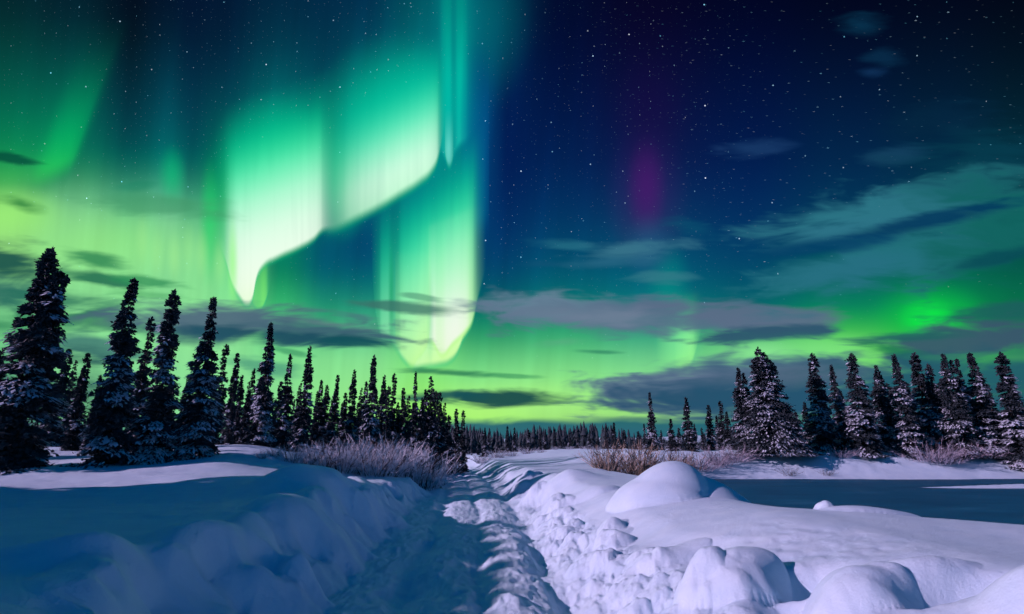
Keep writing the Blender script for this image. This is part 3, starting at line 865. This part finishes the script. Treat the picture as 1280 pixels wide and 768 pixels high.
LREF = [(66,"the tallest left tree"),(167,"the second tall tree from the left"),(219,"the clubbed tall tree"),(267,"the cone-shaped tree"),(339,"the tall slender tree"),(388,"the pointed narrow tree over the shrubs"),(468,"the highest tree behind the shrubs"),(520,"the thin pointed tree near the track")]
USED = set()
def fill_label(tx, ty, refs, kindword):
    r_ = side_phrase(tx, ty, refs)
    dx = tx - r_[0]
    where = "left of" if dx < 0 else "right of"
    near = "just " if abs(dx) < 14 else ""
    for size in (["very short", "low", "stubby"] if ty > 505 else ["short", "smallish", "modest"] if ty > 480 else ["middling", "taller", "lofty"]):
        for extra in ("", " pushed in close", " half hidden", " standing clear", " crowded by others", " seen through a gap", " far back", " set behind", " deep in shade", " at the back"):
            lb = f"{size} {kindword}{extra} {near}{where} {r_[1]}"
            if lb not in USED:
                USED.add(lb); return lb
    return lb
FILL_L = [(-14,452,20),(24,470,24),(86,438,23),(95,452,25),(104,462,27),(78,470,22),(126,470,24),(140,480,26),(182,440,24),(204,452,25),(236,470,26),(246,455,27),(255,470,24),(312,478,25),(318,462,26),(303,470,29),(325,490,30),
 (352,478,29),(376,480,30),(402,476,28),(409,482,30),(397,490,27),(432,492,31),(452,486,30),(458,478,32),(481,470,29),(486,484,27),(505,486,31),(511,496,28),(532,488,31),(528,498,29),(545,490,33),(550,492,32),(556,505,33),(372,500,26),(415,500,26),(475,498,30),(498,504,29),(20,500,19),(130,500,21),(300,500,22),(345,500,24),
 (34,500,17.5),(122,490,18.5),(142,505,18),(186,496,19),(238,505,19),(292,498,20),(306,512,21),(288,498,34),(308,502,36),(322,500,35),(334,504,37),(358,506,35),(368,500,37),(382,504,36),(394,508,35),(406,506,37),(418,508,36),(428,504,38),(438,508,35),(448,504,37),(460,506,36),(466,510,34),(472,506,38),(490,508,36),(500,512,37),(516,508,36),(524,512,38),(536,510,36),(544,512,37),(150,500,27),(172,498,28),(210,500,28),(228,496,27),(250,502,29),(272,500,28)]
for i, (tx, ty, Y) in enumerate(FILL_L):
    spruce_px(tx, ty, Y, ['slim1','pole1','slim2','pole2','slim3'][i % 5], rs.uniform(.8, 1.1), fill_label(tx, ty, LREF, "spruce"), GL)
# the scraggly pair that ends the left-hand forest at the track
spruce_px(571, 512, 34.0, 'slim2', .9, "scraggly low spruce at the track end of the left-hand forest", GL)
spruce_px(579, 514, 35.0, 'pole1', 1.1, "thin low spruce beside the scraggly one by the track", GL)
spruce_px(561, 520, 33.0, 'slim3', 1.3, "bushy low spruce at the foot of the scraggly one by the track", GL)
spruce_px(606, 535, 48.0, 'slim1', 1.0, "small pointed spruce standing alone right of where the track vanishes", GL)

GR = "spruces on the right-hand rise"
RIGHT = [
 (812,491,31,'slim3',.85,"lone pointed spruce at the left end of the right-hand group"),
 (838,524,32,'slim3',1.15,"small rounded snowy spruce between two slim ones right of the brown shrubs"),
 (857,497,31,'slim1',.80,"slim pointed spruce standing straight, second tall one from the left of the right-hand group"),
 (885,507,32,'slim2',.85,"dark short spruce with a clubbed top left of the broad snowy one"),
 (900,502,35,'pole1',1.0,"thin dark tip behind the short clubbed spruce on the right"),
 (922,461,30,'snowy3',.60,"twin-headed snowy spruce against the left side of the broad one"),
 (955,442,29,'broad',.62,"broadest spruce, heavily snow-laden with two leaders, left part of the right-hand rise"),
 (1005,503,33,'slim1',.85,"dark small spruce in the gap right of the broad snowy one"),
 (1015,443,30,'snowy1',.62,"snow-laden spruce with a high narrow top right of the broad one"),
 (1040,457,31,'snowy2',.55,"slimmer snowy spruce leaning left beside the high narrow-topped one"),
 (1064,443,29,'snowy1',.66,"snowy spruce with bright white lower branches in the middle of the right group"),
 (1094,458,30,'snowy3',.60,"dark double-topped spruce right of the white-branched one"),
 (1120,444,29,'snowy2',.62,"ragged spruce with snow-coated low boughs and wispy top twigs"),
 (1143,442,30,'near2',.74,"tall blunt dark spruce right of the ragged one"),
 (1160,456,29.5,'snowy1',.55,"shorter spruce squeezed against the right of the tall blunt one"),
 (1178,444,29,'snowy3',.62,"dark spruce with a bulky top, fourth from the right edge"),
 (1196,450,31,'near3',.55,"narrow spruce behind the bulky-topped one near the right edge"),
 (1213,443,29,'near1',.74,"tall dark spruce, second from the right edge of the view"),
 (1250,442,28,'near2',.76,"last tall spruce standing apart beside the right edge"),
]
for tx, ty, Y, k, w, lb in RIGHT:
    spruce_px(tx, ty, Y, k, w, lb, GR)
RREF = [(812,"the lone pointed right-hand tree"),(857,"the slim straight right-hand tree"),(950,"the broad snowy tree"),(1015,"the high narrow-topped tree"),(1064,"the white-branched tree"),(1120,"the ragged tree"),(1178,"the bulky-topped tree"),(1250,"the last tall tree at the right")]
FILL_R = [(826,538,36),(848,535,38),(868,530,36),(877,535,34),(896,520,36),(908,515,34),(984,508,34),(994,515,36),(1028,490,36),(1052,490,36),(1078,488,35),(1108,480,36),(1085,500,33),(1132,480,35),(1170,480,36),(1205,482,35),(1228,478,36),(1236,490,33),(1265,480,35),(1290,470,32),(1302,450,30),(1152,500,33),(1188,505,33)]
for i, (tx, ty, Y) in enumerate(FILL_R):
    spruce_px(tx, ty, Y, ['slim1','snowy1','slim3','slim2','snowy2'][i % 5], rs.uniform(.7, 1.0), fill_label(tx, ty, RREF, "snowy spruce"), GR)

# far line of small spruces beyond the bend
GF = "small far spruces in the line beyond the track"
FAR = [(598,548),(611,541),(621,552),(634,533),(643,535),(651,550),(661,537),(668,548),(675,541),(681,541),(687,550),(693,536),(701,548),(706,551),(712,541),(722,538),(730,546),(737,538),(746,548),(757,533),(767,529),(774,545),(780,538),(790,546),(797,540),(805,530),(590,552),(585,545)]
FAR_W = ["first","second","third","fourth","fifth","sixth","seventh","eighth","ninth","tenth","eleventh","twelfth","thirteenth","fourteenth","fifteenth","sixteenth","seventeenth","eighteenth","nineteenth","twentieth","twenty-first","twenty-second","twenty-third","twenty-fourth","twenty-fifth","twenty-sixth","twenty-seventh","twenty-eighth"]
for i, (tx, ty) in enumerate(sorted(FAR)):
    size = "taller" if ty < 537 else "short" if ty > 545 else "small"
    spruce_px(tx, ty, rs.uniform(58, 78), ['slim1','pole1','slim2','slim3'][i % 4], rs.uniform(.9, 1.3),
              f"{size} dark far spruce, {FAR_W[i]} from the left in the line beyond the track", GF)

# trees beyond the left edge of the view: they throw the shade that lies over the left snowfield
GS = "spruces beyond the left edge that shade the snowfield"
k = 0
for row, (xx, hh, ww) in enumerate(((-15.5, 6.3, 2.3), (-17.0, 6.95, 2.4), (-18.5, 7.6, 2.4))):
    for yy in np.arange(-14.0, 7.6, .8):
        x = xx + rs.uniform(-.4, .4); y = float(yy) + row * .6 - (0 if row else 0)
        add_spruce(['near1','near2','near3'][k % 3], (x, y, zat(x, y) - .1), hh * rs.uniform(.93, .955), ww, rs.uniform(0, 6.28),
                   "dark spruce out of sight left of the snowfield", GS); k += 1

# dark far forest behind everything, one mass
def far_forest():
    rng = np.random.RandomState(77)
    V = []; Fc = []; o = 0
    for i in range(2600):
        an = rng.uniform(-1.1, 1.1); R_ = rng.uniform(95, 190)
        x = R_ * math.sin(an); y = R_ * math.cos(an)
        z = zat(x, y) if i % 1 == 0 else 0
        h = rng.uniform(1.2, 4.3) * (1 + .25 * (R_ > 150)) * (1 + .35 * math.sin(an * 17) * math.sin(an * 7.3)); rad = h * rng.uniform(.18, .40)
        for lv in range(5):
            z0 = z + h * (lv * .19); r_ = rad * (1 - lv * .19) * rng.uniform(.8, 1.2)
            ns = 5; a0 = rng.rand() * 6
            for s_ in range(ns):
                a_ = a0 + s_ * 6.283 / ns; rj = r_ * rng.uniform(.7, 1.2)
                V.append((x + rj * math.cos(a_), y + rj * math.sin(a_), z0))
            V.append((x, y, z0 + h * .33))
            for s_ in range(ns):
                Fc.append((o + s_, o + (s_ + 1) % ns, o + ns))
            o += ns + 1
    me = mesh_from("far_forest", V, Fc, NEEDLE)
    ob = D.objects.new("far_forest", me); COL.objects.link(ob); ob['kind'] = 'stuff'
    ob['label'] = "dark far forest along the horizon"; ob['category'] = 'forest'
far_forest()

# ------------------------------------------------------------------ frosted shrubs
def shrub_mesh(name, seed, n, h, spread, mat, bend=.35, w=.008, twigs=7):
    rng = np.random.RandomState(seed)
    V = []; Fc = []; o = 0
    def strip(p, d, L, w0, seg, curl):
        nonlocal o
        side = np.cross(d, rng.normal(size=3)); side /= np.linalg.norm(side) + 1e-9
        pts = []
        for k in range(seg + 1):
            ww = w0 * (1 - .75 * k / seg)
            V.append(p - side * ww); V.append(p + side * ww); pts.append((p.copy(), d.copy()))
            d = d + curl; d /= np.linalg.norm(d)
            p = p + d * L / seg
        for k in range(seg):
            Fc.append((o + 2 * k, o + 2 * k + 1, o + 2 * k + 3, o + 2 * k + 2))
        o += 2 * (seg + 1)
        return pts
    for i in range(n):
        a = rng.rand() * 6.283; rr = spread * .55 * math.sqrt(rng.rand())
        p = np.array([rr * math.cos(a), rr * math.sin(a) * .7, -.05])
        tilt = rng.uniform(.05, .75) * (0.4 + rr / spread)
        d = np.array([math.cos(a) * tilt + rng.normal() * .2, math.sin(a) * tilt + rng.normal() * .2, 1.0]); d /= np.linalg.norm(d)
        curl = np.array([math.cos(a), math.sin(a), -.3]) * bend * rng.uniform(0, .35)
        L = h * rng.uniform(.30, 1.10)
        pts = strip(p, d, L, w * rng.uniform(.8, 1.4), 5, curl)
        for tnum in range(twigs):
            q_, dd = pts[rng.randint(1, 6)]
            d2 = dd + rng.normal(size=3) * .45 + np.array([0, 0, .15]); d2 /= np.linalg.norm(d2)
            strip(q_.copy(), d2, L * rng.uniform(.12, .36), w * .75, 2, rng.normal(size=3) * .05)
    return mesh_from(name, V, Fc, mat)
SHR = [shrub_mesh("stems", 100 + i, 120, 1.0, 1.0, FROST) for i in range(4)]
SHRB = [shrub_mesh("stems", 120 + i, 70, 1.0, 1.1, FROSTBROWN, w=.010) for i in range(2)]
SHRD = [shrub_mesh("stems", 140 + i, 90, 1.0, 1.5, FROSTDIM, w=.008, twigs=16, bend=1.0) for i in range(2)]
SHRT = [shrub_mesh("twigs", 160 + i, 50, 1.0, .8, TWIG, w=.010) for i in range(2)]
def add_shrub(px, py_top, Y, me, me2, wid, label, group, hs_=.82):
    d = ray(px, py_top); t = Y / d[1]; x = d[0] * t; zt = CAM_Z + d[2] * t
    zb = zat(x, Y); h = max((zt - zb) * hs_, .25)
    e = D.objects.new("frosted_shrub", None); COL.objects.link(e)
    e.location = (x, Y, zb); e.scale = (h * wid, h * wid, h); e.rotation_euler = (0, 0, rs.uniform(0, 6.28))
    e['label'] = label; e['category'] = 'shrub'; e['group'] = group
    for nm, m_ in (("frosted_stems", me), ("bare_twigs", me2)):
        c = D.objects.new(nm, m_); c.parent = e; COL.objects.link(c)
GB = "frosted shrubs below the left-hand spruces"
LS = [(328,562,18.0,"small frosted shrub at the left end of the long shrub row"),(346,556,18.6,"low frosted shrub under the tall slender spruce"),(366,553,18.4,"round frosted shrub, third along the row"),(388,554,19.0,"frosted shrub right below the pointed narrow spruce"),
 (408,548,19.2,"upright frosted shrub left of the highest shrubs"),(430,541,19.6,"tall pale frosted shrub where the row peaks"),(450,542,20.4,"tall spiky frosted shrub just right of the row's peak"),(468,546,20.0,"wide frosted shrub below the highest spruce behind the row"),
 (486,549,21.0,"arching frosted shrub in the right half of the row"),(502,552,21.6,"frosted shrub with splayed twigs, third from the row's right end"),(520,556,22.0,"low frosted shrub second from the row's right end"),(536,563,22.4,"last small frosted shrub of the row, nearest the track"),
 (475,538,23.0,"frosted shrub standing behind the wide one"),(510,545,24.0,"taller frosted shrub behind the splayed one")]
for i, (px, py, Y, lb) in enumerate(LS):
    add_shrub(px, py, Y, SHR[i % 4], SHRT[i % 2], 1.25, lb, GB)
GB2 = "brown frosted shrubs right of the track"
for i, (px, py, Y, lb) in enumerate([(756,546,25,"brown frosted shrub at the left of the clump right of the track"),(778,543,26,"tallest brown frosted shrub in the middle of the clump"),(800,545,25.5,"brown frosted shrub right of the clump's middle"),(822,552,26.5,"small brown frosted shrub under the lone pointed spruce"),(845,556,27,"thin frosted shrub just right of the brown clump")]):
    add_shrub(px, py, Y, SHRB[i % 2], SHRT[i % 2], 1.1, lb, GB2)
GB3 = "snow-coated shrubs below the right-hand spruces"
for i, (px, py, Y, lb) in enumerate([(1128,548,29.4,"snow-coated shrub left of the large ones under the ragged spruce"),(1150,545,28.4,"large snow-coated shrub below the tall blunt spruce"),(1176,551,28.1,"broad low snow-coated shrub below the bulky-topped spruce"),(1200,549,28.7,"snow-coated shrub below the second spruce from the right edge"),(1226,546,28.9,"snow-coated shrub with long bent stems near the right edge"),(1255,553,29.9,"dark snow-dusted shrub under the last tall spruce"),
    (872,560,27.5,"small snowy shrub left of the broad spruce"),(896,556,28,"snowy shrub clump at the left foot of the broad spruce"),(918,552,28.2,"dense snowy shrub under the twin-headed spruce"),(1004,556,29,"low snowy shrub between the broad and the narrow-topped spruce"),(1050,556,28.5,"low snowy shrub left of the white-branched spruce")]):
    add_shrub(px, py, Y, SHRD[i % 2], SHRT[i % 2], 1.3, lb, GB3)
GB4 = "dim frosted shrubs at the far end of the track"
for i, (px, py, Y) in enumerate([(604,566,40),(622,560,44),(640,562,46),(658,558,48),(676,561,46),(694,558,48),(712,560,46),(730,558,44),(745,562,40)]):
    add_shrub(px, py, Y, SHR[i % 4], SHRT[i % 2], 1.9, f"dim low frosted shrub, {FAR_W[i]} from the left below the far spruces", GB4)
# sprigs poking out of the snow in front of the right-hand trees
GB5 = "dark sprigs on the right-hand snow"
for i, (px, py, Y, lb) in enumerate([(982,562,27,"dark tuft of twigs alone on the snow below the broad spruce"),(1012,596,23.9,"tiny dark sprig at the edge of the shaded snow flat"),(1030,563,27,"small dark tuft under the narrow-topped spruce"),(956,568,26,"faint sprig on the snow left of the dark tuft")]):
    d = ray(px, py); t = Y / d[1]; x = d[0] * t
    e = D.objects.new("twig_tuft", SHRT[i % 2]); COL.objects.link(e)
    e.location = (x, Y, zat(x, Y)); s_ = (.35, .16, .28, .16)[i]; e.scale = (s_ * 2, s_ * 2, s_)
    e['label'] = lb; e['category'] = 'twigs'; e['group'] = GB5
